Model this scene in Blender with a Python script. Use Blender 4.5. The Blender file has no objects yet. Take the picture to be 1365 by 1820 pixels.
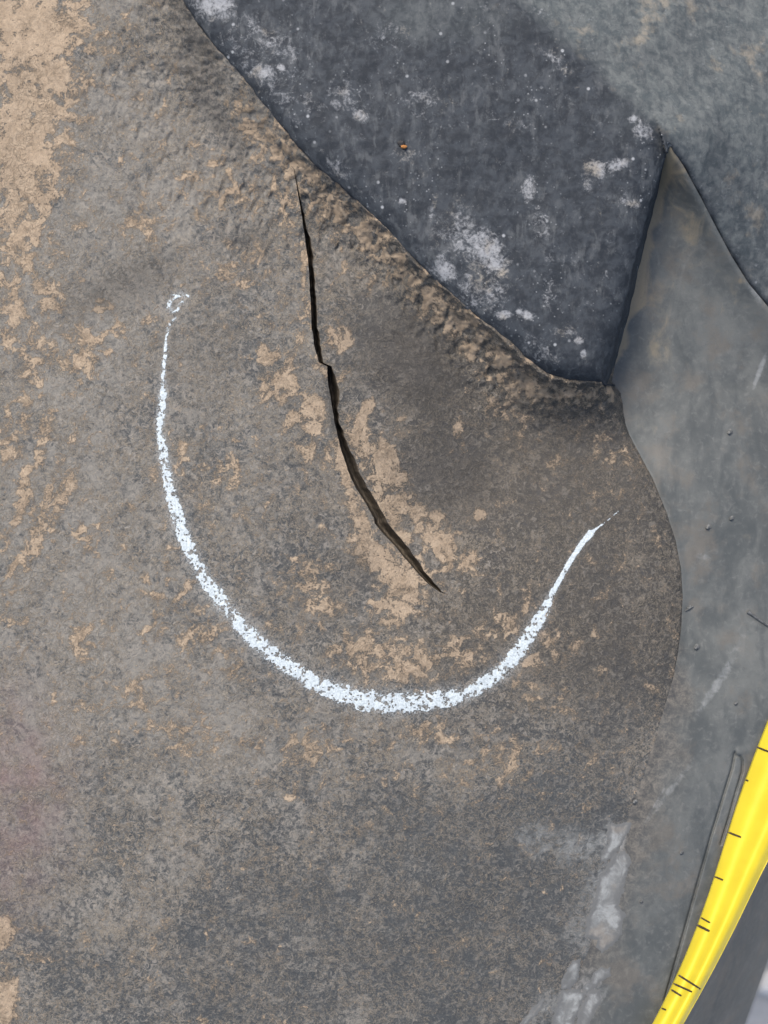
import bpy, math
import numpy as np
R = math.radians
SC = bpy.context.scene
COL = SC.collection

# ------------------------------------------------------------------ camera
PX = 0.0002            # metres per photo pixel in the plane z = 0 of the tread lug
D = 0.45               # camera height above that plane
UC, VC = 682.5, 910.0
cam_d = bpy.data.cameras.new('camera')
cam = bpy.data.objects.new('camera', cam_d); COL.objects.link(cam)
cam.location = (0, 0, D)
cam_d.sensor_fit = 'VERTICAL'; cam_d.sensor_height = 36; cam_d.sensor_width = 27
cam_d.lens = 36 * D / (1820 * PX)
cam_d.clip_start = 0.01; cam_d.clip_end = 500
cam_d.dof.use_dof = True
cam_d.dof.focus_distance = D + 0.002
cam_d.dof.aperture_fstop = 9.0
SC.camera = cam

# ------------------------------------------------------------------ light
AZ, EL = -32.0, 52.0    # azimuth from +Y (top of the picture) towards +X, elevation
w = bpy.data.worlds.new('World'); SC.world = w; w.use_nodes = True
nt = w.node_tree
bg = nt.nodes['Background']
sky = nt.nodes.new('ShaderNodeTexSky'); sky.sky_type = 'NISHITA'
sky.sun_disc = False; sky.sun_elevation = R(EL); sky.sun_rotation = R(AZ)
sky.air_density = 1.0; sky.dust_density = 4.0; sky.ozone_density = 0.6
nt.links.new(sky.outputs[0], bg.inputs[0]); bg.inputs[1].default_value = 0.09
sd = bpy.data.lights.new('sun', 'SUN'); sd.energy = 1.5; sd.angle = R(24); sd.color = (1, .93, .84)
sun = bpy.data.objects.new('sun', sd); COL.objects.link(sun)
sun.rotation_euler = (R(90 - EL), 0, R(180 - AZ))
SC.view_settings.view_transform = 'Standard'; SC.view_settings.look = 'None'
SC.view_settings.exposure = 1.3; SC.view_settings.gamma = 1

# ------------------------------------------------------------------ noise and small maths
rng = np.random.RandomState(7)
PERM = rng.permutation(512)
GA = rng.rand(512) * 2 * np.pi
GX, GY = np.cos(GA), np.sin(GA)
def pnoise(x, y, seed=0):
    xi = np.floor(x).astype(np.int64); yi = np.floor(y).astype(np.int64)
    fx = x - xi; fy = y - yi
    def g(i, j, dx, dy):
        h = PERM[(PERM[(i + seed * 37) & 511] + j + seed * 11) & 511]
        return GX[h] * dx + GY[h] * dy
    sx = fx * fx * fx * (fx * (fx * 6 - 15) + 10); sy = fy * fy * fy * (fy * (fy * 6 - 15) + 10)
    a = g(xi, yi, fx, fy); b = g(xi + 1, yi, fx - 1, fy)
    c = g(xi, yi + 1, fx, fy - 1); d = g(xi + 1, yi + 1, fx - 1, fy - 1)
    return ((a + (b - a) * sx) + ((c + (d - c) * sx) - (a + (b - a) * sx)) * sy) * 1.5
def fbm(u, v, wl, octs=3, seed=0, gain=.5):
    s = 0; a = 1.0; f = 1.0 / wl
    for k in range(octs):
        s = s + a * pnoise(u * f + 17.3 * k, v * f - 9.1 * k, seed + k); a *= gain; f *= 2.03
    return s
def sstep(a, b, x):
    t = np.clip((x - a) / (b - a), 0, 1); return t * t * (3 - 2 * t)
def pw(pts):                                   # u as a function of v
    p = np.array(pts, float)
    return lambda v: np.interp(v, p[:, 1], p[:, 0])
def seg_dist(u, v, pts):
    best = np.full(np.shape(u), 1e9)
    for (x0, y0), (x1, y1) in zip(pts[:-1], pts[1:]):
        dx, dy = x1 - x0, y1 - y0; L2 = dx * dx + dy * dy
        t = np.clip(((u - x0) * dx + (v - y0) * dy) / L2, 0, 1)
        best = np.minimum(best, (u - x0 - t * dx) ** 2 + (v - y0 - t * dy) ** 2)
    return np.sqrt(best)
def blobs(u, v, lst):
    s = np.zeros(np.shape(u))
    for (x, y, rx, ry, ang, wt) in lst:
        c, sn = math.cos(R(ang)), math.sin(R(ang))
        p = ((u - x) * c + (v - y) * sn) / rx; q = (-(u - x) * sn + (v - y) * c) / ry
        s = np.maximum(s, wt * np.exp(-(p * p + q * q) ** 1.5))
    return s
def world(u, v, z):                            # photo pixel + height (mm) -> metres
    zm = z * 0.001; k = PX * (1 - zm / D)
    return np.stack([(u - UC) * k, (VC - v) * k, np.broadcast_to(zm, np.shape(u))], -1)

# ------------------------------------------------------------------ outlines of the tyre's parts (photo pixels)
GROOVE = [(140, -300), (230, -140), (325, 0), (350, 40), (385, 85), (430, 135), (465, 180), (510, 235), (560, 295), (600, 325),
          (650, 370), (690, 410), (725, 450), (775, 500), (830, 550), (880, 590), (930, 640), (970, 668),
          (1010, 679), (1050, 682), (1076, 684)]
LIP = [(1190, 258), (1172, 310), (1150, 385), (1125, 480), (1103, 570), (1085, 640), (1075, 680), (1090, 715), (1110, 760), (1130, 795),
       (1160, 850), (1185, 910), (1201, 960), (1210, 1010), (1213, 1060), (1210, 1120), (1203, 1170), (1195, 1210), (1180, 1260),
       (1165, 1310), (1140, 1390), (1118, 1455), (1085, 1560), (1045, 1680), (1000, 1810), (930, 2000), (800, 2700)]
CREASE = [(1190, 258), (1215, 295), (1245, 350), (1275, 408), (1300, 455), (1330, 503), (1365, 545), (1450, 632), (1650, 800)]
fG = pw([(-160, -900)] + GROOVE); fL = pw(LIP); fC = pw(CREASE)
fEdge = lambda v: 1367 + (1702 - v) * 0.36
TAPE_L = [(1440, 1095), (1365, 1281), (1346, 1328), (1330, 1367), (1294, 1477), (1271, 1557), (1247, 1630), (1205, 1732), (1177, 1791), (1160, 1820), (1080, 1965), (900, 2260)]
TAPE_R = [(1530, 1200), (1460, 1350), (1415, 1435), (1395, 1473), (1364, 1529), (1325, 1612), (1300, 1664), (1276, 1710), (1236, 1783), (1215, 1820), (1130, 1965), (960, 2250)]
fT = pw(TAPE_L)
CR_L = [(40, -900), (170, -200), (250, 0), (400, 170), (522, 300), (527, 330), (534, 372), (543, 428), (549, 477), (552, 538), (554, 585), (560, 620), (567, 645), (581, 651),
        (583, 678), (588, 712), (595, 755), (605, 794), (615, 827), (631, 866), (651, 896), (665, 922), (666, 930), (690, 958), (713, 984), (738, 1014),
        (759, 1035), (779, 1051), (798, 1058), (790, 1130), (700, 1400), (620, 1820), (560, 2700)]
CR_W = [(0.5, -900), (0.5, 262), (1.1, 290), (1.8, 320), (3.6, 372), (5.5, 400), (10, 432), (9, 480), (9.5, 540), (11, 590), (11, 620), (7, 645), (9, 652), (15, 672), (18, 695), (14, 714), (9, 725), (10, 755),
        (14, 790), (18, 820), (20, 845), (21, 871), (21, 900), (22, 925), (24, 945), (21, 975), (18, 1000), (13, 1030), (8, 1047), (0.5, 1058), (0.5, 2700)]
_fCL = pw(CR_L); fCW = pw(CR_W)
def fCL(v):
    amp = sstep(300, 420, v) * (1 - sstep(1040, 1060, v))
    return _fCL(v) + amp * (1.2 * pnoise(v / 24., v * 0 + .3, 3) + 0.45 * pnoise(v / 7., v * 0 + .7, 4))

# ------------------------------------------------------------------ heights in mm
def ridge(u, v):                               # distance from the soft ridge between groove wall and shoulder
    dr = ((u - 900) * -240 + v * 290) / 376.4
    d3 = (np.where(v > 258, fC(np.maximum(v, 258)), 1190 + (v - 258) * .676) - u) * .83 + 4
    k = 8.0                                   # smooth minimum of the two planes
    return -k * np.logaddexp(-dr / k, -d3 / k) + 6 * fbm(u, v, 120, 2, 40)
RIDGE = [(320, -700), (900, 0), (1192, 242)]
FLAP = LIP[6::-1] + CREASE[1:]
def soft_min(x, top, k): return -k * np.logaddexp(-x / k, -top / k)
def in_lug(u, v, edges=False):                              # signed distance (px) into the raised lug
    dG = seg_dist(u, v, GROOVE) * np.where((u < fG(v)) | (v > 684), -1, 1)
    flap = (v > 258) & (u > fL(v)) & (u < fC(v))
    s_ = np.where(flap, -1, 1)
    dF = np.where(v > 258, seg_dist(u, v, FLAP[:7]), seg_dist(u, v, FLAP[6:8])) * s_
    if not edges: dF = np.minimum(seg_dist(u, v, FLAP[:7]), seg_dist(u, v, CREASE)) * s_
    else: dF = np.where((u > 1180 + (v - 258) * .3), 400, dF)
    return np.minimum(dG, dF)
def in_lug_side(u, v): return (v > 258) & (u > fG(v) + 30) & (v < 690)
def zLug(u, v, fine=True):                     # raised lug: worn top face, rounded edges, sloping end face
    dr = ridge(u, v)
    e = seg_dist(u, v, RIDGE) * np.maximum(1 - sstep(-8, 3, dr), sstep(1182, 1210, u) * (v > 246))
    z = 18 - .095 * soft_min(e, 330, 40) - .0045 * np.maximum(v - 250, 0) + .002 * np.maximum(-e, 0)
    z = z + 0.7 * fbm(u, v, 190, 2, 21)
    d = in_lug(u, v) + (1.5 * fbm(u, v, 30, 2, 24) if fine else 0)
    dE = in_lug(u, v, True); dC = seg_dist(u, v, CREASE)
    rnd = 5.2 * np.exp(-np.maximum(dE, 0) / 22.) * (1 + .9 * sstep(560, 680, v)) + 1.1 * np.exp(-(dC / 5.) ** 2)
    z = z - rnd - np.clip(-d, 0, 20) * np.where((dC < seg_dist(u, v, FLAP[:7])) & (u > 1150), 1.0, np.where(in_lug_side(u, v), 2.3, 1.2))
    if fine: z = z + 0.14 * fbm(u, v, 26, 3, 23, .6)
    return z
def zDome(u, v, fine=True):
    a = (u - 380) / 900.; b = (v - 850) / 900.
    z = 1.5 - 15.0 * np.maximum(a, 0) ** 1.7 - 12 * np.minimum(a, 0) ** 2 - 5.0 * b ** 2
    z = z - 7.0 * np.exp(-((u - 900 + .35 * (v - 780)) / 210.) ** 2 - ((v - 800) / 190.) ** 2)   # hollow under the lug
    z = z + 1.0 * fbm(u, v, 330, 2, 1) + 0.28 * fbm(u, v, 90, 2, 5)
    return z
def micro(u, v):
    soft = 0.35 + 0.65 * (1 - sstep(1300, 1600, v)) * sstep(-50, 80, u)
    rough = blobs(u, v, [(330, 120, 170, 200, 25, .65), (620, 400, 260, 60, 46, 1.0), (850, 620, 180, 60, 40, 1.1), (420, 330, 180, 120, 30, .7)])
    n = fbm(u, v, 22, 3, 9, .6)
    su = u * .8 + v * .25; pits = fbm(su, v * .45, 13, 2, 13)
    pit2 = -np.maximum(0, -fbm(u * 1.0 + v * .15, v * .62, 19, 2, 15) - .16)
    return 0.10 * soft * n + rough * (0.9 * np.minimum(pits, .2) + 0.3 * n + 1.7 * pit2)
def crack_side(u, v):
    d = u - fCL(v)
    win = sstep(290, 420, v) * (1 - sstep(930, 1055, v))
    up = 1 - sstep(560, 760, v)
    lift = np.where(d <= 0, 1.5 * np.exp(-np.abs(d) / 30.), -(0.9 + .8 * up) * np.exp(-np.abs(d) / 70.))
    return win * lift
def zBase(u, v, fine=True):
    top = zDome(u, v) + crack_side(u, v)
    if fine: top = top + micro(u, v)
    dG = seg_dist(u, v, GROOVE) * np.where((u < fG(v)) | (v > 684), 1, -1)
    dG = dG + (5 * fbm(u, v, 40, 2, 31) + 3 * fbm(u, v, 14, 2, 33) if fine else 0)
    wide = 105 + 110 * (1 - sstep(0, 330, v)) + 25 * sstep(560, 690, v)
    g = np.clip(1 - dG / wide, 0, 1) ** 2.4    # concave fillet climbing to the lug's edge
    hf = 12.5 - 4 * sstep(600, 690, v)
    z = top + (hf - top) * np.where(dG > 0, g, 1) - .12 * np.maximum(-dG, 0)
    dl = u - fL(v)                             # rolls over the shoulder into the sidewall
    low = sstep(676, 700, v)
    roll = low * (1 - sstep(1040, 1340, v))
    z = z - roll * (3.3 * np.exp(np.minimum(dl, 0) / 26.) + .55 * np.maximum(dl + 1, 0))
    z = z - 1.3 * np.maximum(0, dl + 6) * sstep(250, 300, v) * (1 - low)
    return z - low * (1 - roll) * (0.012 * np.maximum(dl + 30, 0) + .02 * np.maximum(dl, 0))
OUTL_A = [(1306, 1338), (1301, 1365), (1290, 1400), (1265, 1482), (1240, 1570), (1215, 1660), (1195, 1730), (1181, 1778)]
OUTL_B = [(1309, 1343), (1316, 1345), (1320, 1352), (1319, 1372), (1309, 1404), (1296, 1452), (1284, 1490), (1281, 1500)]
SCUFF = [(1192, 285), (1165, 380), (1135, 480), (1110, 570), (1085, 650)]
CREASE_V = np.arange(258, 800, 3.)
CREASE_Z = 18.35 - .095 * soft_min(seg_dist(fC(CREASE_V) + 7, CREASE_V, RIDGE), 330, 40) - .0045 * (CREASE_V - 250)
def zSide(u, v, fine=True):
    dl = u - fL(v)
    m = sstep(1060, 1330, v)
    uu = np.maximum(u, fL(v) - 40)
    z = zDome(uu, v) - 4.6 * (1 - m) - .35 * m + 15.0 * np.clip((640 - v) / 382., 0, 1) ** 1.3
    z = z - 0.8 * (np.maximum(0, dl) / 100.) ** 2 - 0.6 * m * (1 - sstep(-30, 4, dl))
    z = z + (1 - m) * .8 * np.exp(-(np.maximum(dl, 0) / 9.0) ** 2) * sstep(720, 800, v)
    dt = u - fT(v)
    z = z - 0.06 * np.maximum(dt, 0) - 0.55 * np.maximum(dt - 45, 0) * sstep(45, 70, dt)
    z = z + 0.35 * fbm(u, v, 220, 2, 51)
    vv = np.clip(v, 258, 790); dcr = seg_dist(u, v, CREASE)      # sweeps up to meet the lug's end face along the crease
    zc_ = np.interp(vv, CREASE_V, CREASE_Z)
    z = z + np.maximum(zc_ - z, 0) * np.exp(-(dcr / 60.) ** 1.5) * (v < 1000)
    if fine:
        z = z + 0.035 * fbm(u, v, 18, 2, 53)
        sl = np.ravel(u); 
        dA = seg_dist(u, v, OUTL_A); dB = seg_dist(u, v, OUTL_B)
        z = z - 1.3 * np.exp(-(dA / 2.3) ** 2) - 1.2 * np.exp(-(dB / 1.9) ** 2)
        z = z + 0.5 * np.exp(-(((u - 1314) / 9.) ** 2 + ((v - 1336) / 7.) ** 2))
    return z

# ------------------------------------------------------------------ object helpers
def link(o, parent=None):
    COL.objects.link(o)
    if parent is not None: o.parent = parent
    return o
def mesh_np(name, co, faces, mat, parent=None, attrs=None, smooth=True):
    me = bpy.data.meshes.new(name)
    co = np.ascontiguousarray(co, np.float32).reshape(-1, 3)
    n, k = faces.shape
    me.vertices.add(len(co)); me.vertices.foreach_set('co', co.ravel())
    me.loops.add(n * k); me.loops.foreach_set('vertex_index', np.ascontiguousarray(faces, np.int32).ravel())
    me.polygons.add(n); me.polygons.foreach_set('loop_start', np.arange(0, n * k, k, dtype=np.int32))
    me.update(calc_edges=True)
    if smooth: me.polygons.foreach_set('use_smooth', np.ones(n, bool))
    for an, av in (attrs or {}).items():
        at = me.attributes.new(an, 'FLOAT', 'POINT'); at.data.foreach_set('value', np.ascontiguousarray(av, np.float32).ravel())
    me.materials.append(mat); me.validate()
    return link(bpy.data.objects.new(name, me), parent)
def grid_faces(nr, nc):
    i = np.arange(nr * nc).reshape(nr, nc)
    return np.stack([i[1:, :-1], i[1:, 1:], i[:-1, 1:], i[:-1, :-1]], -1)   # (nr-1, nc-1, 4): v grows downwards, so faces look up
def subset(name, co, faces, mat, parent, attrs=None, smooth=True):
    used, inv = np.unique(faces.ravel(), return_inverse=True)
    return mesh_np(name, co.reshape(-1, 3)[used], inv.reshape(faces.shape), mat, parent,
                   {k: a.ravel()[used] for k, a in (attrs or {}).items()}, smooth)
def empty(name, loc, label, cat):
    o = bpy.data.objects.new(name, None); o.location = loc; o.empty_display_size = .02
    COL.objects.link(o); o['label'] = label; o['category'] = cat
    return o
def steps(a, b, lo, hi, fine, coarse_n):       # dense between lo and hi, coarse outside
    A = lo - (lo - a) * (np.linspace(1, 0, coarse_n, endpoint=False) ** 1.6)
    B = np.arange(lo, hi, fine)
    C = hi + (b - hi) * (np.linspace(0, 1, coarse_n) ** 1.6)
    return np.concatenate([A, B, C])

# ------------------------------------------------------------------ materials
class NB:
    def __init__(s, name):
        s.m = bpy.data.materials.new(name); s.m.use_nodes = True
        s.t = s.m.node_tree; s.p = s.t.nodes['Principled BSDF']
        s.pos = s.t.nodes.new('ShaderNodeNewGeometry').outputs['Position']
    def n(s, t, **kw):
        x = s.t.nodes.new(t)
        for k, v in kw.items(): setattr(x, k, v)
        return x
    def put(s, sock, v):
        if hasattr(v, 'is_output') or isinstance(v, bpy.types.NodeSocket): s.t.links.new(v, sock)
        else: sock.default_value = v
    def attr(s, name): return s.n('ShaderNodeAttribute', attribute_name=name).outputs['Fac']
    def noise(s, scale, detail=4, rough=.6, dist=0, vec=None):
        x = s.n('ShaderNodeTexNoise'); s.put(x.inputs['Vector'], vec or s.pos)
        x.inputs['Scale'].default_value = scale; x.inputs['Detail'].default_value = detail
        x.inputs['Roughness'].default_value = rough; x.inputs['Distortion'].default_value = dist
        return x.outputs['Fac']
    def mapped(s, rot, scale):
        x = s.n('ShaderNodeMapping'); s.t.links.new(s.pos, x.inputs[0])
        x.inputs['Rotation'].default_value = (0, 0, R(rot)); x.inputs['Scale'].default_value = scale
        return x.outputs[0]
    def math(s, op, a, b=None, c=None, clamp=False):
        x = s.n('ShaderNodeMath', operation=op, use_clamp=clamp); s.put(x.inputs[0], a)
        if b is not None: s.put(x.inputs[1], b)
        if c is not None: s.put(x.inputs[2], c)
        return x.outputs[0]
    def ramp(s, f, lo, hi, a=0., b=1.):
        x = s.n('ShaderNodeMapRange', interpolation_type='SMOOTHSTEP'); s.put(x.inputs[0], f)
        for i, q in enumerate((lo, hi, a, b)): x.inputs[i + 1].default_value = q
        return x.outputs[0]
    def mix(s, f, a, b):
        x = s.n('ShaderNodeMix', data_type='RGBA'); s.put(x.inputs[0], f)
        for i, q in ((6, a), (7, b)):
            s.put(x.inputs[i], (*q, 1) if isinstance(q, tuple) else q)
        return x.outputs[2]
    def bump(s, h, strength, dist, prev=None):
        x = s.n('ShaderNodeBump'); x.inputs['Strength'].default_value = strength; x.inputs['Distance'].default_value = dist
        s.put(x.inputs['Height'], h)
        if prev: s.t.links.new(prev, x.inputs['Normal'])
        return x.outputs[0]
    def done(s, col, rough, normal=None, spec=.4):
        s.put(s.p.inputs['Base Color'], (*col, 1) if isinstance(col, tuple) else col)
        s.put(s.p.inputs['Roughness'], rough); s.p.inputs['Specular IOR Level'].default_value = spec
        if normal: s.t.links.new(normal, s.p.inputs['Normal'])
        return s.m

def mat_lug():
    b = NB('dusty_rubber')
    tan, dust_shade, clean_shade = b.attr('tan'), b.attr('dust_shade'), b.attr('clean_shade')
    big = b.noise(45, 3, .55)
    med = b.noise(230, 8, .68, .9)
    mid = b.noise(520, 5, .66, .8)
    fin = b.noise(1700, 4, .7)
    vfin = b.noise(4200, 2, .6)
    # bare rubber to settled dust; form shade and left haze painted in too
    q = b.math('ADD', b.math('MULTIPLY', b.math('SUBTRACT', big, .5), .5), b.math('MULTIPLY', b.math('SUBTRACT', dust_shade, .5), .26))
    f1 = b.ramp(b.math('ADD', b.math('ADD', med, q), b.math('MULTIPLY', b.math('SUBTRACT', fin, .5), .5)), .41, .64)
    base = b.mix(f1, b.mix(b.attr('warm_shade'), (.043, .049, .053), (.040, .038, .034)), b.mix(b.attr('warm_shade'), (.152, .147, .134), (.128, .114, .094)))  # warm side is also darker, painting in the hollow's shade
    # grains of two sizes
    g1 = b.math('MULTIPLY', b.ramp(mid, .52, .61), b.ramp(dust_shade, .15, .6, .35, .75))
    base = b.mix(g1, base, (.222, .205, .182))
    base = b.mix(b.ramp(mid, .48, .37, 0, .7), base, (.040, .042, .045))
    base = b.mix(b.ramp(fin, .54, .70, 0, .32), base, (.225, .21, .19))
    base = b.mix(b.ramp(fin, .46, .32, 0, .4), base, (.036, .036, .037))
    # curly dried-mud outlines
    c1 = b.math('ABSOLUTE', b.math('SUBTRACT', b.noise(260, 6, .66, 1.6), .5))
    gate = b.ramp(b.noise(75, 3, .6), .40, .56)
    line = b.math('MULTIPLY', b.ramp(c1, .042, .012), b.math('MULTIPLY', gate, b.ramp(dust_shade, .2, .65, .5, .85)))
    line = b.math('MULTIPLY', line, b.ramp(fin, .38, .52, .3, 1))
    base = b.mix(b.math('MULTIPLY', line, b.ramp(clean_shade, 0, 1, 1, .12)), base, (.27, .235, .185))
    base = b.mix(b.math('MULTIPLY', b.ramp(dust_shade, .55, 1.0, 0, .42), b.ramp(med, .38, .58, .1, 1)), base, (.205, .199, .182))  # paler veil that paints in the haze on the left
    sp = b.math('MULTIPLY', b.ramp(b.noise(640, 6, .72, 1.5), .53, .60), b.ramp(b.noise(38, 3, .6), .36, .6, .25, .75))
    base = b.mix(b.math('MULTIPLY', sp, b.ramp(dust_shade, .1, .5, .35, .9)), base, (.222, .190, .148))
    # thin film of pale clay
    base = b.mix(b.math('MULTIPLY', b.ramp(b.math('ADD', tan, b.math('SUBTRACT', med, .5)), .12, .62, 0, .55), b.ramp(fin, .35, .6, .5, 1)), base, (.205, .172, .134))
    # mud crust
    t = b.math('ADD', tan, b.math('ADD', b.math('MULTIPLY', b.math('SUBTRACT', med, .5), 1.3), b.math('ADD', b.math('MULTIPLY', b.math('SUBTRACT', mid, .5), 1.2), b.math('MULTIPLY', b.math('SUBTRACT', fin, .5), 1.4))))
    tm = b.ramp(t, .36, .60)
    mud = b.mix(b.ramp(med, .35, .7), (.255, .196, .136), (.355, .282, .204))
    mud = b.mix(b.ramp(fin, .48, .32, 0, .5), mud, (.12, .09, .065))
    base = b.mix(b.math('MULTIPLY', tm, .9), base, mud)
    base = b.mix(b.math('MULTIPLY', b.attr('smear'), b.ramp(fin, .38, .62)), base, (.34, .37, .385))
    base = b.mix(b.math('MULTIPLY', b.attr('film'), b.ramp(b.math('ADD', med, b.math('MULTIPLY', mid, .5)), .55, .95)), base, (.185, .195, .195))
    base = b.mix(b.attr('red_reflection'), base, (.16, .105, .105))
    base = b.mix(b.math('MULTIPLY', clean_shade, .6), base, (.062, .056, .049))
    h = b.math('ADD', b.math('MULTIPLY', mid, .9), b.math('ADD', b.math('MULTIPLY', fin, .45), b.math('ADD', b.math('MULTIPLY', tm, .5), b.math('ADD', b.math('MULTIPLY', line, .4), b.math('MULTIPLY', vfin, .12)))))
    return b.done(base, b.ramp(f1, 0, 1, .62, .85), b.bump(h, .8, .0008), .35)
def mat_cut():
    b = NB('torn_black_rubber')
    f = b.noise(900, 4, .65, 0, b.mapped(20, (1, .25, 1)))
    return b.done(b.mix(b.ramp(f, .4, .75), (.065, .056, .046), (.18, .148, .112)), .8, b.bump(f, .6, .0005), .25)
def mat_groove():
    b = NB('slate_rubber')
    pale, grey = b.attr('pale'), b.attr('grey')
    big = b.noise(40, 3); med = b.noise(260, 5, .68, .4); fin = b.noise(1100, 4, .7)
    st = b.noise(420, 4, .65, .5, b.mapped(8, (1, .35, 1)))
    base = b.mix(b.ramp(med, .38, .64), (.017, .0215, .028), (.037, .044, .053))
    base = b.mix(b.ramp(b.math('ADD', b.math('MULTIPLY', st, .6), b.math('MULTIPLY', b.noise(90, 5, .7, .6), .6)), .60, .78, 0, .6), base, (.088, .096, .103))
    light = b.mix(b.ramp(med, .36, .66), (.060, .072, .078), (.112, .123, .124))
    light = b.mix(b.ramp(b.noise(70, 4, .65), .56, .70, 0, .7), light, (.23, .205, .165))
    base = b.mix(b.math('MULTIPLY', grey, b.ramp(b.math('ADD', st, big), .85, 1.12, .6, 1)), base, light)
    p = b.math('ADD', pale, b.math('ADD', b.math('MULTIPLY', b.math('SUBTRACT', b.noise(330, 7, .72, .8), .5), 2.6), b.math('MULTIPLY', b.math('SUBTRACT', fin, .5), 1.5)))
    base = b.mix(b.ramp(p, .22, 1.25, 0, .66), base, b.mix(b.ramp(b.noise(75, 3, .6), .5, .66), (.36, .375, .395), (.34, .31, .26)))
    vo = b.n('ShaderNodeTexVoronoi'); b.t.links.new(b.pos, vo.inputs['Vector']); vo.inputs['Scale'].default_value = 190
    sp = b.math('MULTIPLY', b.ramp(vo.outputs['Distance'], .15, .05), b.ramp(b.noise(60, 2), .46, .6))
    v2 = b.n('ShaderNodeTexVoronoi'); b.t.links.new(b.pos, v2.inputs['Vector']); v2.inputs['Scale'].default_value = 520
    sp = b.math('MAXIMUM', sp, b.math('MULTIPLY', b.ramp(v2.outputs['Distance'], .2, .05), b.ramp(b.noise(45, 3), .48, .62, 0, .6)))
    base = b.mix(b.math('MULTIPLY', sp, b.ramp(grey, 0, 1, .75, .12)), base, (.36, .38, .40))
    base = b.mix(b.ramp(fin, .45, .28, 0, .5), base, (.028, .032, .044))
    h = b.math('ADD', b.math('MULTIPLY', med, .6), b.math('MULTIPLY', fin, .4))
    return b.done(base, .72, b.bump(h, .4, .0005), .22)
def mat_side():
    b = NB('smooth_grey_rubber')
    lug, scuff, stain = b.attr('lug'), b.attr('scuff'), b.attr('stain')
    big = b.noise(28, 3); st = b.noise(120, 4, .6, .8, b.mapped(-25, (1, .5, 1))); med = b.noise(380, 5, .66, .5); fin = b.noise(1500, 3, .7)
    base = b.mix(b.ramp(b.math('ADD', b.math('ADD', b.math('MULTIPLY', big, .7), b.math('MULTIPLY', st, .7)), b.math('MULTIPLY', med, .3)), .66, 1.02), (.062, .069, .069), (.105, .112, .109))
    base = b.mix(b.ramp(med, .52, .72, 0, .45), base, (.145, .147, .14))
    base = b.mix(b.ramp(b.noise(55, 5, .66), .50, .66, 0, .6), base, (.115, .104, .088))
    lg = b.mix(b.ramp(b.math('ADD', med, b.math('MULTIPLY', fin, .5)), .55, 1.0), (.045, .047, .047), (.145, .132, .112))
    base = b.mix(lug, base, lg)
    sc = b.math('ADD', scuff, b.math('MULTIPLY', b.math('SUBTRACT', st, .5), 1.5))
    base = b.mix(b.ramp(sc, .30, .85, 0, .85), base, (.235, .195, .13))
    base = b.mix(b.ramp(b.math('ADD', stain, b.math('MULTIPLY', b.math('SUBTRACT', med, .5), .8)), .3, .95, 0, .65), base, (.26, .275, .28))
    sx = b.math('ABSOLUTE', b.math('SUBTRACT', b.noise(26, 2, .5, .2, b.mapped(-32, (1, .10, 1))), .5))
    base = b.mix(b.math('MULTIPLY', b.ramp(sx, .010, .002), b.ramp(big, .5, .65, 0, .12)), base, (.21, .21, .20))
    base = b.mix(b.ramp(fin, .42, .28, 0, .35), base, (.05, .053, .055))
    h = b.math('ADD', b.math('MULTIPLY', med, .5), b.math('ADD', b.math('MULTIPLY', fin, .3), b.math('MULTIPLY', lug, b.math('MULTIPLY', med, .8))))
    return b.done(base, b.ramp(st, .3, .7, .5, .68), b.bump(h, .45, .0004), .45)
def mat_chalk():
    b = NB('white_chalk')
    n = b.noise(1400, 3, .7)
    return b.done(b.mix(b.ramp(n, .35, .6), (.33, .38, .41), (.47, .53, .565)), .95, b.bump(n, .6, .0003), .1)
def mat_residue():
    b = NB('dried_grey_residue')
    n = b.noise(160, 4, .65, .6); f = b.noise(1100, 3, .7)
    c = b.mix(b.ramp(n, .38, .66), (.13, .136, .136), (.245, .258, .258))
    c = b.mix(b.ramp(f, .5, .3, 0, .4), c, (.12, .12, .115))
    c = b.mix(b.ramp(b.noise(60, 3), .55, .66, 0, .6), c, (.17, .15, .125))
    c = b.mix(b.ramp(b.math('ADD', b.attr('body'), b.math('MULTIPLY', b.math('SUBTRACT', n, .5), 1.6)), .15, .9), (.108, .112, .112), c)
    return b.done(c, .6, b.bump(f, .4, .0003), .4)
def mat_plain(name, a, c, scale, rough, bumps=.3, spec=.4):
    b = NB(name); n = b.noise(scale, 4, .65)
    return b.done(b.mix(b.ramp(n, .35, .7), a, c), rough, b.bump(n, bumps, .0005), spec)
def mat_tape():
    b = NB('yellow_tape_lacquer'); n = b.noise(90, 3, .6)
    m = b.done(b.mix(b.ramp(n, .35, .7), (.56, .44, .009), (.61, .48, .013)), .36, None, .7)
    b.p.inputs['Coat Weight'].default_value = .4; b.p.inputs['Coat Roughness'].default_value = .15
    return m
def mat_ground():
    b = NB('pale_concrete'); n = b.noise(9, 6, .7); f = b.noise(240, 4, .7)
    c = b.mix(b.ramp(n, .35, .7), (.36, .36, .35), (.46, .455, .44))
    c = b.mix(b.ramp(f, .5, .3, 0, .5), c, (.24, .24, .23))
    return b.done(c, .9, b.bump(f, .5, .002), .3)
M_LUG, M_CUT, M_GRV, M_SIDE, M_CHALK, M_RES = mat_lug(), mat_cut(), mat_groove(), mat_side(), mat_chalk(), mat_residue()
M_NUB = mat_plain('nub_rubber', (.06, .064, .066), (.13, .135, .135), 900, .6)

# ------------------------------------------------------------------ the ground
gz = -0.62
s = 60.0
ground = mesh_np('pavement', np.array([(-s, -s, gz), (s, -s, gz), (s, s, gz), (-s, s, gz)]), np.array([[0, 1, 2, 3]]), mat_ground(), smooth=False)
ground['kind'] = 'structure'

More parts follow.
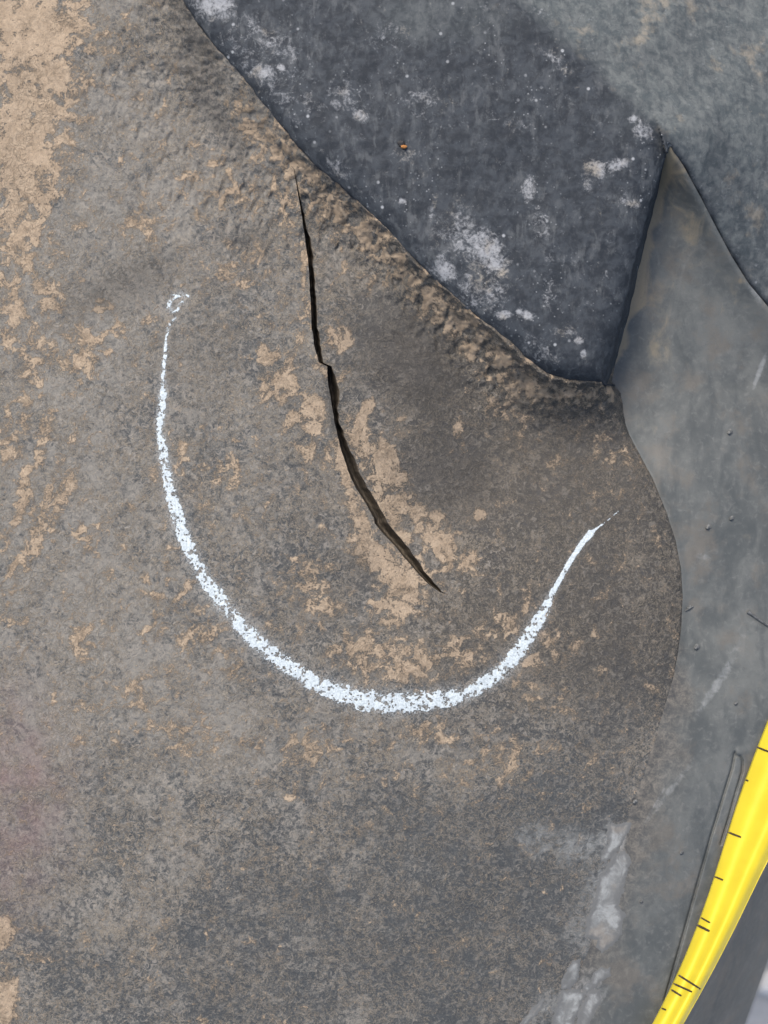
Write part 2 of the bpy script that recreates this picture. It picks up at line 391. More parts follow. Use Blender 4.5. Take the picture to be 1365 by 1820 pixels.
# ------------------------------------------------------------------ the tyre
tyre = empty('tractor_tyre', (0, 0, gz), 'huge worn black rubber tyre with dusty cracked tread and white chalk arc', 'tyre')
def P(o):                                      # keep world placement under the Empty at the tyre's foot
    o.matrix_parent_inverse = tyre.matrix_basis.inverted(); return o
tyre_inv = None

vs = steps(-900, 2700, -25, 1845, 2.0, 40)
nr = len(vs)
# --- tread lug: columns follow the crack
cl = fCL(vs); cw = np.maximum(fCW(vs) + sstep(300, 420, vs) * 1.7 * pnoise(vs / 13., vs * 0 + 5.5, 8) * (fCW(vs) > 4), .5)
cr = cl + cw
rr = np.where(vs < 684, fG(vs), fL(vs)) + 60
rr = np.interp(np.arange(nr)[:, None] + np.arange(-26, 27)[None], np.arange(nr), rr).max(1)
rr = np.convolve(np.pad(rr, 20, mode='edge'), np.ones(41) / 41, 'valid')
rr = np.maximum(rr, cr + 90)
tl = np.concatenate([np.linspace(0, 1, 36, endpoint=False) ** .6, [1]])
outL = -25 - 875 * (1 - tl)
cols = [np.repeat(outL[None, :-1], nr, 0)]
NL, NC, NRr = 300, 9, 330
t = np.linspace(0, 1, NL)
cols.append(-25 + (cl[:, None] + 25) * t[None])
# outer-left squeezed rows stay left of the crack because cl > -25 inside the picture; above it they pinch
tc = np.array([.06, .15, .3, .45, .6, .72, .84, .93])
cols.append(cl[:, None] + cw[:, None] * tc[None])
t = np.linspace(0, 1, NRr)
cols.append(cr[:, None] + (rr - cr)[:, None] * t[None])
U = np.concatenate(cols, 1); V = np.repeat(vs[:, None], U.shape[1], 1)
iL = 36 + NL - 1; iR = 36 + NL + len(tc)
Z = zBase(U, V)
depth = np.minimum(11.0, cw * 1.05) * sstep(.8, 3.0, cw)
prof = np.array([.65, .98, 1.0, .90, .74, .52, .30, .12])
for k in range(len(tc)):
    j = iL + 1 + k
    ramp_ = Z[:, iL] * (1 - tc[k]) + Z[:, iR] * tc[k]
    Z[:, j] = ramp_ - depth * prof[k]
# attributes
def lug_attrs(u, v):
    dens = blobs(u, v, [
        (40, 60, 120, 90, 0, 1.), (60, 150, 95, 90, 0, 1.), (40, 270, 85, 120, 0, 1.), (25, 420, 60, 90, 10, .72), (90, 330, 40, 40, 0, .6),
        (150, 620, 50, 45, -40, .7), (110, 890, 12, 70, 24, .75), (70, 960, 10, 70, 20, .7), (40, 880, 12, 80, 14, .7), (75, 790, 14, 60, 14, .65), (30, 1010, 14, 60, 18, .65), (190, 560, 26, 50, -30, .6), (20, 560, 30, 70, 10, .7), (60, 640, 40, 60, 10, .55), (90, 530, 50, 30, -30, .5), (30, 740, 30, 90, 15, .5), (90, 900, 26, 80, 22, .5), (60, 970, 24, 70, 22, .5),
        (320, 810, 13, 36, 8, .75), (405, 840, 34, 28, 0, .6), (150, 950, 24, 28, 0, .55), (297, 1020, 7, 34, 0, .72), (325, 1055, 9, 30, 35, .65), (265, 1030, 14, 16, 0, .66),
        (350, 1130, 34, 34, 0, .55), (280, 1110, 24, 34, 35, .55), (150, 1140, 30, 34, 0, .5), (240, 1230, 60, 30, 0, .45), (425, 1200, 24, 24, 0, .6),
        (540, 470, 7, 62, 0, .95), (545, 560, 16, 40, 10, .6), (500, 690, 45, 34, 0, .8), (545, 740, 38, 44, 20, .82), (560, 800, 30, 30, 0, .6), (575, 665, 14, 20, 0, .6), (480, 630, 36, 26, 0, .5),
        (604, 600, 28, 30, 0, .82), (645, 740, 12, 42, 28, .95), (612, 830, 12, 60, -14, .95), (640, 790, 22, 46, -20, .9), (690, 830, 34, 60, -18, .95), (690, 900, 44, 70, -30, .9),
        (750, 925, 26, 60, -28, .85), (650, 940, 18, 50, -20, .9), (668, 990, 50, 34, 10, .9), (720, 1030, 60, 44, 15, .92), (700, 1075, 44, 40, 0, .8), (800, 985, 60, 36, 30, .78), (770, 940, 60, 40, 40, .7),
        (853, 915, 14, 16, 0, .8), (815, 770, 12, 34, -20, .7), (712, 745, 9, 5, 0, .75), (800, 820, 12, 40, 0, .4), (560, 1060, 40, 60, 0, .48), (525, 1020, 30, 40, 0, .5),
        (640, 1160, 60, 40, 15, .55), (740, 1180, 70, 40, 0, .62), (820, 1160, 50, 40, -20, .55), (710, 1150, 24, 24, 0, .66), (880, 1110, 40, 40, 0, .5), (945, 1080, 20, 18, 0, .6),
        (760, 1310, 60, 30, 0, .45), (830, 1385, 22, 16, -40, .72), (900, 1340, 60, 50, 0, .48), (540, 1330, 80, 40, 0, .4), (330, 1300, 110, 40, 0, .36),
        (4, 1655, 28, 32, 0, 1.35), (4, 1780, 32, 62, 0, 1.35), (60, 1700, 60, 14, 0, .45),
        (620, 400, 130, 26, 46, .64), (720, 500, 80, 24, 45, .62), (850, 620, 100, 34, 40, .68), (960, 690, 60, 20, 20, .72), (890, 720, 50, 30, 30, .58), (1070, 700, 24, 14, 10, .75), (780, 560, 80, 20, 42, .6), (520, 250, 60, 20, 50, .58),
        (440, 330, 130, 60, 20, .46), (280, 380, 80, 30, -20, .52), (420, 470, 60, 60, 0, .46), (540, 350, 50, 40, 0, .5), (640, 490, 14, 8, 0, .7), (1000, 800, 120, 80, 0, .30), (970, 1180, 60, 80, 0, .38)])
    dGr = seg_dist(u, v, GROOVE); band = np.exp(-((dGr - 34) / 34.) ** 2) * sstep(150, 230, v) * (1 - sstep(700, 740, v)) * (u < 1060)
    dens = np.maximum(dens, .84 * band)
    wu = u + 14 * fbm(u, v, 34, 2, 61); wv = v + 14 * fbm(u, v, 34, 2, 63)
    n = fbm(wu * .95 + wv * .35, wv * .85 - wu * .2, 27, 4, 65, .65)
    dens = dens * (1 + .22 * blobs(u, v, [(640, 850, 220, 300, -15, 1), (90, 760, 170, 360, 10, 1), (700, 1160, 220, 80, 0, 1)]))
    tan = np.clip(.09 + dens * .66 + n * (.41 + .15 * dens) * (1 - .45 * sstep(.8, 1, dens)) + .16 * blobs(u, v, [(50, 160, 90, 260, 0, 1)]) - .9 * sstep(.25, 1.1, -micro(u, v)) + .10 * fbm(u, v, 150, 2, 67) - .10 * sstep(1320, 1500, v), 0, 1)
    dust_shade = .55 - .42 * sstep(620, 1040, u) * (1 - .3 * sstep(1150, 1300, v)) + .36 * (1 - sstep(120, 620, u)) - .44 * sstep(1260, 1700, v) + .25 * fbm(u, v, 210, 3, 71)  # dust, plus painted shade in the right hollow and haze at left
    dust_shade = dust_shade + .28 * blobs(u, v, [(560, 1330, 330, 90, 8, 1), (830, 1380, 110, 80, 0, .8)]) - .24 * blobs(u, v, [(790, 1490, 130, 110, 20, 1), (930, 1640, 200, 260, 10, 1.), (650, 1620, 200, 90, 10, .6)])
    # bare polished areas without crust; upper fold strips paint in the fillet's shade
    bare_shade = blobs(u, v, [(720, 640, 90, 130, -38, 1.), (800, 850, 110, 80, 40, .9), (960, 830, 130, 110, 0, .5), (215, 510, 110, 42, -25, .8), (430, 420, 50, 22, -10, .6), (590, 720, 10, 70, -8, .9), (640, 1010, 30, 44, -20, .5), (1080, 1180, 70, 200, 0, .3), (350, 640, 90, 90, 0, .3), (375, 190, 24, 110, -28, .8), (345, 60, 26, 110, -25, .8), (1050, 900, 120, 120, 0, .3)])
    tan = tan * (1 - .75 * bare_shade * (dens < .5)); dust_shade = dust_shade - .2 * bare_shade
    red_reflection = .5 * blobs(u, v, [(10, 1420, 110, 190, 0, 1)]) * (.7 + .5 * fbm(u, v, 40, 2, 75))  # pinkish reflection painted into the colour at lower left
    return {'tan': tan, 'dust_shade': np.clip(dust_shade, 0, 1), 'clean_shade': np.clip(bare_shade, 0, 1) * .9, 'red_reflection': np.clip(red_reflection, 0, 1), 'smear': np.zeros(u.shape), 'warm_shade': sstep(420, 900, u + 60 * fbm(u, v, 200, 2, 77)) * (1 - sstep(1100, 1400, v))}
CH = [(334, 527, 8), (322, 523, 10), (310, 527, 9), (302, 536, 8), (300, 546, 9), (306, 553, 8), (316, 552, 5), (318, 543, 7), (325, 536, 7)]
CH2 = [(312, 565, 4), (303, 574, 6), (299, 582, 7), (296, 600, 6), (294, 628, 8), (291, 652, 8), (289, 674, 9), (291, 688, 15), (287, 720, 16), (285, 750, 16), (282, 766, 10), (288, 784, 17), (291, 815, 18), (298, 850, 20),
       (308, 895, 23), (322, 940, 25), (340, 985, 25), (365, 1030, 27), (398, 1075, 28), (430, 1115, 28), (468, 1150, 30), (510, 1182, 29), (550, 1209, 29), (600, 1231, 33), (650, 1245, 38), (700, 1250, 40), (750, 1247, 37),
       (800, 1240, 30), (830, 1233, 25), (860, 1215, 26), (895, 1190, 26), (925, 1155, 26), (950, 1115, 24), (970, 1080, 19), (978, 1060, 12), (995, 1030, 8.5), (1015, 995, 9), (1035, 965, 10), (1050, 948, 12), (1057, 942, 5), (1085, 921, 3), (1112, 897, 2.6), (1130, 880, 2)]
def stroke(u, v, pts):
    best = np.full(u.shape, -1e9); sol = np.zeros(u.shape)
    for (x0, y0, w0), (x1, y1, w1) in zip(pts[:-1], pts[1:]):
        dx, dy = x1 - x0, y1 - y0; t = np.clip(((u - x0) * dx + (v - y0) * dy) / (dx * dx + dy * dy), 0, 1)
        d = np.hypot(u - x0 - t * dx, v - y0 - t * dy); ww = (w0 + (w1 - w0) * t) / 2
        best = np.maximum(best, 1 - d / ww)
    return best
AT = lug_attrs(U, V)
en_ = np.maximum(stroke(U, V, CH), stroke(U, V, CH2))
AT['smear'] = np.clip(.62 * np.exp(-np.maximum(0, .15 - en_) * 2.2) * (en_ > -3), 0, 1) * (1 - .8 * sstep(1050, 1062, U))
AT['film'] = np.maximum(0, 1.0 * blobs(U, V, [(955, 1492, 40, 30, 10, .95), (1030, 1510, 52, 36, 15, 1), (1082, 1490, 22, 34, 20, 1), (1068, 1570, 30, 60, 20, .9), (1040, 1650, 40, 50, 20, .7), (985, 1800, 40, 50, 40, .7)]))
AT['clean_shade'] = np.maximum(AT['clean_shade'], .95 * np.exp(-(seg_dist(U, V, [(1060, 942), (1085, 922), (1112, 898), (1130, 880)]) / 4.5) ** 2))
CO = world(U, V, Z)
F = grid_faces(*U.shape)
cfac = np.zeros(F.shape[:2], bool)
open_ = (cw[:-1] > 1.2) & (cw[1:] > 1.2)
cfac[:, iL:iR] = open_[:, None]
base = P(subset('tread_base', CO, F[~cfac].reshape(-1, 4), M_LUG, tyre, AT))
def sub(o, parent):                            # a sub-part under a part
    o.parent = parent; o.matrix_parent_inverse = (tyre.matrix_basis @ tyre.matrix_basis.inverted()); return o
crack = sub(subset('crack', CO, F[cfac].reshape(-1, 4), M_CUT, None), base)
crack['label'] = 'long dark curved split in the dusty rubber'

# --- groove wall and shoulder (one relief, split along the soft ridge)
us = steps(-300, 2100, 300, 1390, 2.2, 26); vg = steps(-900, 900, -25, 700, 2.2, 26)
us[np.argmin(np.abs(us - 1190))] = 1190.0
U2, V2 = np.meshgrid(us, vg)
lipu = fL(np.clip(V2, 258, 684))               # columns swing so that one of them runs along the lug's side
U2 = np.where(U2 <= 900, U2, np.where(U2 <= 1190, 900 + (U2 - 900) * (lipu - 900) / 290., np.where(U2 < 1390, lipu + (U2 - 1190) * (1390 - lipu) / 200., U2)))
Z2 = zLug(U2, V2)
def groove_attrs(u, v):
    pale = blobs(u, v, [(380, 10, 40, 26, 10, 1.0), (480, 70, 70, 22, 35, .55), (470, 128, 26, 16, 20, .9), (500, 120, 9, 8, 0, 1), (610, 170, 30, 26, 30, .6), (640, 205, 14, 14, 0, .75),
        (720, 275, 30, 16, 0, .5), (600, 300, 30, 12, 40, .5), (830, 430, 70, 40, 50, .6), (860, 440, 44, 34, 60, .85), (885, 470, 26, 22, 60, .85), (790, 480, 20, 30, -30, .95), (850, 520, 50, 36, 30, .6), (770, 370, 6, 26, 10, .6), (940, 335, 12, 24, 0, .9),
        (1060, 300, 22, 18, 0, .95), (1098, 292, 22, 12, -15, 1.), (1045, 325, 9, 16, 0, .6), (960, 400, 16, 34, -10, .55), (1125, 210, 8, 7, 0, 1.2), (1140, 232, 16, 26, -30, .7), (715, 357, 7, 6, 0, 1.2), (1120, 360, 20, 8, 20, .9), (895, 560, 18, 10, 0, .9), (922, 554, 6, 5, 0, 1.2),
        (935, 560, 14, 8, 20, .8), (1028, 605, 10, 8, 0, .85), (1037, 628, 6, 10, 0, 1.), (1010, 590, 34, 14, 0, .45), (960, 620, 50, 20, 40, .4), (975, 500, 10, 50, 5, .4), (990, 110, 40, 14, 38, .5), (760, 180, 60, 30, 0, .3), (690, 60, 50, 30, 0, .3), (920, 220, 22, 16, 0, .4), (470, 130, 120, 60, 40, .35)])
    dr = ridge(u, v)
    grey = 1 - sstep(-16 - 20 * sstep(160, 20, v), 9, dr + 7 * fbm(u, v, 50, 3, 81))
    grey = np.maximum(grey, .5 * blobs(u, v, [(780, 30, 120, 50, 0, 1), (1110, 200, 40, 40, 0, .5)]))
    return {'pale': np.clip(pale + .10 * fbm(u, v, 60, 3, 83), 0, 1.2), 'grey': np.clip(grey, 0, 1)}
AT2 = groove_attrs(U2, V2); CO2 = world(U2, V2, Z2); F2 = grid_faces(*U2.shape)
drc = ridge(U2, V2); fc = (drc[1:, :-1] + drc[1:, 1:] + drc[:-1, 1:] + drc[:-1, :-1]) / 4
cu = (U2[1:, 1:] + U2[:-1, :-1]) / 2; cv = (V2[1:, 1:] + V2[:-1, :-1]) / 2
gone = (in_lug(cu, cv) < -20) & (cu > 1000) & (cv > 258)
end_sel = (fc < 0) & ~gone
lug = P(subset('tread_lug', CO2, F2[~end_sel & ~gone].reshape(-1, 4), M_GRV, tyre, AT2))
sub(subset('end_face', CO2, F2[end_sel].reshape(-1, 4), M_GRV, None, AT2), lug)

# --- sidewall: from the lip to the crease and to the edge that falls to the ground
vs3 = np.concatenate([np.arange(259, 262, .7), steps(262, 2700, 263, 1845, 1.8, 34)[34:]])
lip = fL(vs3) + 1.2 * fbm(vs3, vs3 * 0, 60, 2, 91) * sstep(300, 400, vs3)
low = sstep(1150, 1250, vs3)
left = lip - 24 - 10 * low
right = np.minimum(np.where(vs3 < 800, fC(vs3), 9e9), fEdge(vs3)); right = np.maximum(right, left + 1.0)
ts = np.linspace(0, 1, 360)
U3 = left[:, None] + (right - left)[:, None] * ts[None]
V3 = np.repeat(vs3[:, None], U3.shape[1], 1)
Z3 = zSide(U3, V3)
dC = seg_dist(U3, V3, CREASE); Z3 = Z3 - .45 * np.exp(-(dC / 5.) ** 2)
# skirts: the lip's wall on the left, the drop on the right
wl = Z3[:, :1] - 1.5
wr = np.where(vs3[:, None] < 800, Z3[:, -1:] - 12, -560)
Uw = np.concatenate([U3[:, :1] - .3, U3, U3[:, -1:] + .3], 1)
Vw = np.repeat(vs3[:, None], Uw.shape[1], 1); Zw = np.concatenate([wl, Z3, wr], 1)
def side_attrs(u, v):
    dl = u - fL(v)
    lg = (1 - sstep(-10, 30 + 70 * sstep(1150, 1330, v), dl + 22 * fbm(u, v, 60, 3, 93))) * sstep(1060, 1210, v)
    lg = np.maximum(lg, .55 * blobs(u, v, [(1150, 1330, 40, 110, 12, 1.)]))
    sc = 1.0 * np.exp(-(np.maximum(dl - 6, 0) / (20 + 14 * fbm(u, v, 70, 2, 95))) ** 2) * (1 - sstep(640, 660, v))
    sc = np.maximum(sc, .62 * blobs(u, v, [(1205, 310, 26, 50, -20, 1), (1145, 430, 14, 50, 15, 1.), (1100, 565, 9, 24, 14, 1.3), (1088, 625, 7, 26, 12, 1.5), (1320, 500, 10, 8, 0, .9)]))
    sc = np.maximum(sc, .40 * blobs(u, v, [(1210, 380, 60, 130, -12, 1), (1160, 560, 60, 120, 8, .9), (1300, 520, 40, 60, -40, .7), (1130, 720, 40, 60, -20, .9)]))
    sc = np.maximum(sc, .45 * blobs(u, v, [(1330, 955, 22, 12, 20, .9), (1150, 760, 30, 70, -30, .6), (1180, 830, 20, 60, -25, .7)]))
    stain = blobs(u, v, [(1275, 1215, 11, 80, 32, .62), (1095, 1500, 22, 40, 20, .7), (1085, 1600, 24, 90, 20, .55), (1040, 1770, 46, 70, 22, .55), (1310, 1150, 12, 60, 32, .4), (1195, 1400, 8, 120, 38, .5), (1165, 1430, 4, 60, 30, .5), (1145, 1340, 3, 30, 18, .9), (1350, 660, 6, 40, 20, .8), (1250, 990, 30, 8, 10, .5), (1205, 1030, 3, 20, 0, .4), (1345, 520, 26, 14, 50, .6)])
    return {'lug': np.clip(lg, 0, 1), 'scuff': np.clip(sc, 0, 1), 'stain': np.clip(stain, 0, 1)}
side = P(mesh_np('sidewall', world(Uw, Vw, Zw), grid_faces(*Uw.shape).reshape(-1, 4), M_SIDE, tyre, side_attrs(Uw, Vw)))

# --- chalk arc: loose crust of white flecks caught on the high points of the lug
uc = np.arange(270, 1100, 1.0); vc = np.arange(510, 1285, 1.0)
U4, V4 = np.meshgrid(uc, vc)
e = np.maximum(stroke(U4, V4, CH), stroke(U4, V4, CH2))
near = e > -.9
gr = np.full(U4.shape, -9.); un, vn = U4[near], V4[near]; en = e[near]
grain = .55 * fbm(un, vn, 7, 3, 101, .75) + .45 * fbm(un, vn, 16, 2, 105)
solid = sstep(975, 990, un) * (vn < 1075) * .8
thin = -.10 * (vn < 560) + .04 * ((vn < 690) & (vn >= 560)) + .80 * sstep(1056, 1064, un)
cov = .63 - .10 * (un < 420) - 1.25 * (1 - np.clip(en + .12, 0, 1)) ** 3.2 - .75 * (en < -.12) + .25 * np.minimum(en, 0) + solid - thin
gr[near] = cov + grain * 1.45 + .34 * fbm(un, vn, 70, 2, 107)
keep = gr > .05
kf = keep[1:, 1:] & keep[:-1, :-1] & keep[1:, :-1] & keep[:-1, 1:]
F4 = grid_faces(*U4.shape)[kf]
idx = np.unique(F4); z4 = np.zeros(U4.size)
# height of the lug mesh itself under each fleck (bilinear along its rows)
def lug_height(u, v):
    r = np.clip(np.searchsorted(vs, v) - 1, 0, nr - 2); f = (v - vs[r]) / (vs[r + 1] - vs[r])
    za = np.empty(len(u)); 
    for k in np.unique(r):
        m = r == k
        za[m] = np.interp(u[m], U[k], Z[k]) * (1 - f[m]) + np.interp(u[m], U[k + 1], Z[k + 1]) * f[m]
    return za
z4[idx] = lug_height(U4.ravel()[idx], V4.ravel()[idx]) + .13 + .10 * np.clip(gr.ravel()[idx], 0, 1)
chalk = sub(subset('chalk_mark', world(U4.ravel(), V4.ravel(), z4), F4, M_CHALK, None), base)
chalk['label'] = 'grainy white chalk arc drawn around the split'

# --- dried residue along the lower edge of the lug
RES = [[(1083, 1466), (1119, 1464), (1118, 1478), (1100, 1508), (1086, 1520), (1078, 1530), (1070, 1526), (1080, 1498)],
       [(1092, 1522), (1108, 1514), (1121, 1522), (1118, 1545), (1104, 1588), (1098, 1610), (1107, 1625), (1104, 1655), (1098, 1672), (1070, 1692), (1060, 1680), (1066, 1668), (1042, 1664), (1045, 1630), (1056, 1605), (1068, 1560)],
       [(1030, 1708), (1018, 1710), (1002, 1740), (1000, 1756), (1015, 1758), (1026, 1742)],
       [(1055, 1728), (1068, 1722), (1085, 1720), (1084, 1732), (1066, 1744), (1052, 1758), (1042, 1764), (1038, 1756), (1052, 1744)],
       [(1000, 1762), (1020, 1758), (1044, 1764), (1030, 1785), (1016, 1822), (1006, 1860), (975, 1860), (986, 1800)],
       [(1046, 1762), (1066, 1760), (1064, 1782), (1050, 1812), (1040, 1860), (1016, 1860), (1030, 1800)],
       [(958, 1782), (968, 1776), (962, 1790), (930, 1830), (905, 1850), (915, 1830)]]
def poly_sd(u, v, poly):
    ins = np.zeros(u.shape, bool); n = len(poly)
    for i in range(n):
        (x0, y0), (x1, y1) = poly[i], poly[(i + 1) % n]
        c = ((y0 > v) != (y1 > v)) & (u < (x1 - x0) * (v - y0) / (y1 - y0 + 1e-9) + x0); ins ^= c
    d = seg_dist(u, v, poly + [poly[0]])
    return np.where(ins, d, -d)
def side_height(u, v):
    r = np.clip(np.searchsorted(vs3, v) - 1, 0, len(vs3) - 2); f = (v - vs3[r]) / (vs3[r + 1] - vs3[r])
    za = np.empty(len(u))
    for k in np.unique(r):
        m = r == k
        za[m] = np.interp(u[m], U3[k], Z3[k], left=-99) * (1 - f[m]) + np.interp(u[m], U3[k + 1], Z3[k + 1], left=-99) * f[m]
    return za
for poly in RES:
    a = np.array(poly); gu = np.arange(a[:, 0].min() - 6, a[:, 0].max() + 6, 1.2); gv = np.arange(a[:, 1].min() - 6, a[:, 1].max() + 6, 1.2)
    Ur, Vr = np.meshgrid(gu, gv)
    sdv = poly_sd(Ur, Vr, poly) + 2.5 + 3.2 * fbm(Ur, Vr, 24, 3, 111, .6) + 1.5 * fbm(Ur, Vr, 7, 2, 113)
    kp = sdv > 0; kq = kp[1:, 1:] & kp[:-1, :-1] & kp[1:, :-1] & kp[:-1, 1:]
    zr = np.maximum(side_height(Ur.ravel(), Vr.ravel()), lug_height(Ur.ravel(), Vr.ravel())).reshape(Ur.shape) + .04 + .08 * sstep(0, 5, sdv)
    sub(subset('dried_residue', world(Ur, Vr, zr), grid_faces(*Ur.shape)[kq], M_RES, None, {'body': sstep(0, 16, sdv)}), side)

# --- vent nubs and a moulding hair on the sidewall
def tube(name, pts, rad, mat, seg=8, cap=True):
    pts = np.array(pts, float); rad = np.broadcast_to(rad, (len(pts),))
    tg = np.gradient(pts, axis=0); tg /= np.linalg.norm(tg, axis=1)[:, None]
    ref = np.array([0, 0, 1.]) if abs(tg[0, 2]) < .9 else np.array([1., 0, 0])
    a = np.cross(tg, ref); a /= np.linalg.norm(a, axis=1)[:, None]; b = np.cross(tg, a)
    th = np.linspace(0, 2 * np.pi, seg, endpoint=False)
    co = pts[:, None] + rad[:, None, None] * (np.cos(th)[None, :, None] * a[:, None] + np.sin(th)[None, :, None] * b[:, None])
    n = len(pts); F_ = []
    for i in range(n - 1):
        for j in range(seg):
            F_.append([i * seg + j, i * seg + (j + 1) % seg, (i + 1) * seg + (j + 1) % seg, (i + 1) * seg + j])
    return mesh_np(name, co.reshape(-1, 3), np.array(F_), mat)
def at(u, v, dz=0.):
    u = np.atleast_1d(np.float64(u)); v = np.atleast_1d(np.float64(v))
    return world(u, v, side_height(u, v) + dz)[0]
for (u, v, sz) in [(1297, 768, 5), (1258, 937, 5), (1300, 921, 4.5), (1225, 1080, 4.5), (1238, 1150, 5.5), (1128, 1425, 4.5), (1211, 1515, 4), (1308, 1250, 3.5), (1140, 1602, 3.5)]:
    p0 = at(u, v, -.4); p1 = at(u - sz * .35, v + sz * .55, 1.0); rr_ = sz * PX * .72
    k = np.linspace(0, 1, 6)[:, None]
    sub(tube('vent_nub', p0 + (p1 - p0) * k, rr_ * np.array([1.7, 1.3, 1., .95, .8, .05]), M_NUB), side)
hp = [at(u, v, dz) for u, v, dz in [(1329, 1087, .1), (1336, 1092, .5), (1350, 1102, .6), (1368, 1114, .5), (1392, 1128, .2)]]
sub(tube('vent_spew', hp, np.array([.9, .55, .5, .45, .3]) * .001, M_NUB), side)
hp = [at(u, v, dz) for u, v, dz in [(1232, 1078, .1), (1226, 1081, .4), (1218, 1086, .3)]]
sub(tube('vent_spew', hp, np.array([.3, .35, .2]) * .001, M_NUB), side)

# ------------------------------------------------------------------ the tape measure
M_TAPE = mat_tape(); M_INK = mat_plain('dark_ink', (.035, .024, .012), (.05, .035, .018), 800, .5, .1)
def resample(pts, n):
    p = np.array(pts, float); d = np.r_[0, np.cumsum(np.hypot(*np.diff(p, axis=0).T))]
    t = np.linspace(0, d[-1], n); return np.stack([np.interp(t, d, p[:, 0]), np.interp(t, d, p[:, 1])], 1)
def smooth(p, k=9):
    q = np.pad(p, ((k, k), (0, 0)), mode='reflect', reflect_type='odd')
    return np.stack([np.convolve(q[:, i], np.ones(2 * k + 1) / (2 * k + 1), 'valid') for i in range(2)], 1)
NT = 130
L_ = smooth(resample(TAPE_L, NT)); R_ = smooth(resample(TAPE_R, NT))
z0_ = side_height(np.clip(L_[:, 0], 0, 1700), np.clip(L_[:, 1], 262, 2600)) + .25
z0_ = np.convolve(np.pad(z0_, 12, mode='edge'), np.ones(25) / 25, 'valid') + .1
sx = np.linspace(0, 1, 41)
tilt = 10 - 21 * np.exp(-((sx - .34) / .10) ** 2) - 23 * np.exp(-((sx - .70) / .055) ** 2) + 34 * sstep(.80, .93, sx) + 6 * (1 - sstep(0, .15, sx))
prof_t = -np.r_[0, np.cumsum(np.tan(np.radians(tilt[1:])) * 17.0 / 40)]
UVb = L_[:, None] + (R_ - L_)[:, None] * sx[None, :, None]
Zb = z0_[:, None] + prof_t[None] + 9.0 * np.linspace(0, 1, NT)[:, None] ** 1.3 + .2 * np.sin(np.linspace(0, 9, NT))[:, None] * sx[None]
topv = world(UVb[..., 0], UVb[..., 1], Zb); botv = topv.copy(); botv[..., 2] -= .00025
nb = NT * 41
Fg = grid_faces(NT, 41).reshape(-1, 4)
i = np.arange(nb).reshape(NT, 41)
e1 = np.stack([i[:-1, 0], i[1:, 0], i[1:, 0] + nb, i[:-1, 0] + nb], -1); e2 = np.stack([i[1:, -1], i[:-1, -1], i[:-1, -1] + nb, i[1:, -1] + nb], -1)
e3 = np.stack([i[0, 1:], i[0, :-1], i[0, :-1] + nb, i[0, 1:] + nb], -1); e4 = np.stack([i[-1, :-1], i[-1, 1:], i[-1, 1:] + nb, i[-1, :-1] + nb], -1)
tape = empty('tape_measure', (0, 0, 0), 'bright yellow steel tape measure blade laid along the grey sidewall', 'tape measure')
mesh_np('blade', np.concatenate([topv.reshape(-1, 3), botv.reshape(-1, 3)]), np.concatenate([Fg, Fg[:, ::-1] + nb, e1, e2, e3, e4]), M_TAPE, tape)
TICKS = [((1346, 1328), (1369, 1337), 3.2), ((1325, 1386), (1330, 1388), 3.), ((1294, 1479), (1317, 1488), 3.2), ((1270, 1558), (1285, 1564), 3.), ((1246, 1631), (1262, 1640), 2.8), ((1239, 1644), (1261, 1655), 4.2),
         ((1206, 1733), (1245, 1758), 3.4), ((1197, 1748), (1230, 1763), 3.4), ((1193, 1759), (1211, 1770), 3.4), ((1176, 1792), (1184, 1795), 3.), ((1372, 1262), (1396, 1272), 3.), ((1140, 1858), (1162, 1870), 3.2)]
def blade_at(u, v):                            # height of the blade under a photo point
    d = (UVb[..., 0] - u) ** 2 + (UVb[..., 1] - v) ** 2
    k = np.argsort(d.ravel())[:4]; wgt = 1 / (d.ravel()[k] + .5)
    return (Zb.ravel()[k] * wgt).sum() / wgt.sum()
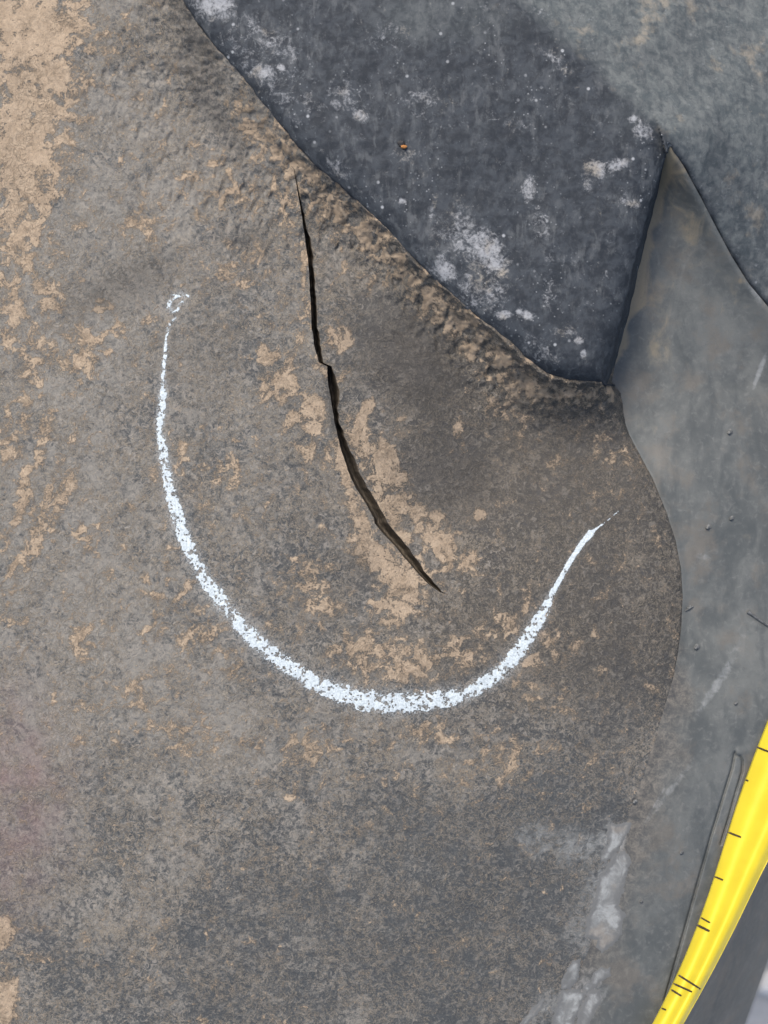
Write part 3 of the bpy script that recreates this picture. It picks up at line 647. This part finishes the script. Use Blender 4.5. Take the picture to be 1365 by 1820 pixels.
for (a, b_, wd) in TICKS:
    a = np.array(a, float); b_ = np.array(b_, float); dv = (b_ - a) / np.hypot(*(b_ - a)); nv = np.array([-dv[1], dv[0]]) * wd / 2
    top_, bot_ = [], []
    for t_ in np.linspace(0, 1, 7):
        c = a + (b_ - a) * t_; q = 1 if 0 < t_ < 1 else .8
        for sgn in (-1, 1):
            pnt = c + nv * sgn * q; zz = blade_at(*pnt)
            top_.append(world(np.array(pnt[0]), np.array(pnt[1]), np.array(zz + .24))); bot_.append(world(np.array(pnt[0]), np.array(pnt[1]), np.array(zz - .1)))
    co = np.array(top_ + bot_); fs = [[2 * k, 2 * k + 1, 2 * k + 3, 2 * k + 2] for k in range(6)]
    fs += [[2 * k + 14, 2 * k, 2 * k + 2, 2 * k + 16] for k in range(6)] + [[2 * k + 1, 2 * k + 15, 2 * k + 17, 2 * k + 3] for k in range(6)] + [[0, 14, 15, 1], [12, 13, 27, 26]]
    mesh_np('tick_mark', co, np.array(fs), M_INK, tape, smooth=False)

# ------------------------------------------------------------------ small loose things
def lump(name, loc, r, mat, label, cat, seed, squash=.6):
    th = np.linspace(0, np.pi, 9); ph = np.linspace(0, 2 * np.pi, 14, endpoint=False)
    T, Pp = np.meshgrid(th, ph, indexing='ij'); d = np.stack([np.sin(T) * np.cos(Pp), np.sin(T) * np.sin(Pp), np.cos(T)], -1)
    k = 1 + .35 * pnoise(d[..., 0] * 1.7 + seed, d[..., 1] * 1.7 + d[..., 2], seed)
    co = d * k[..., None] * np.array(r) * np.array([1, 1, squash])
    n = 14; F_ = [[i * n + j, (i + 1) * n + j, (i + 1) * n + (j + 1) % n, i * n + (j + 1) % n] for i in range(8) for j in range(n)]
    o = mesh_np(name, co.reshape(-1, 3), np.array(F_), mat); o.location = loc
    o['label'] = label; o['category'] = cat; return o
zc = zLug(np.array([716.]), np.array([258.]))
M_OR = mat_plain('orange_rust', (.26, .11, .03), (.38, .17, .05), 900, .8)
M_BL = mat_plain('black_grit', (.012, .012, .014), (.03, .03, .032), 900, .8)
lump('rust_crumb', tuple(world(np.array([718.]), np.array([261.]), zc + .5)[0]), (.0010, .0007, .001), M_OR, 'tiny orange crumb lying on the dark scuffed tread lug', 'crumb', 2)
lump('grit_grain', tuple(world(np.array([713.]), np.array([255.]), zc + .2)[0]), (.0012, .0011, .001), M_BL, 'tiny black grain beside the orange crumb on the tread lug', 'grain', 5)
kg = PX * (1 - gz / D)
lump('white_stone', ((1366 - UC) * kg, (VC - 1746) * kg, gz + .004), (.012, .010, .012), mat_plain('white_stone_face', (.62, .60, .56), (.75, .74, .71), 60, .85), 'small white stone on the pale pavement at the frame edge', 'stone', 9)
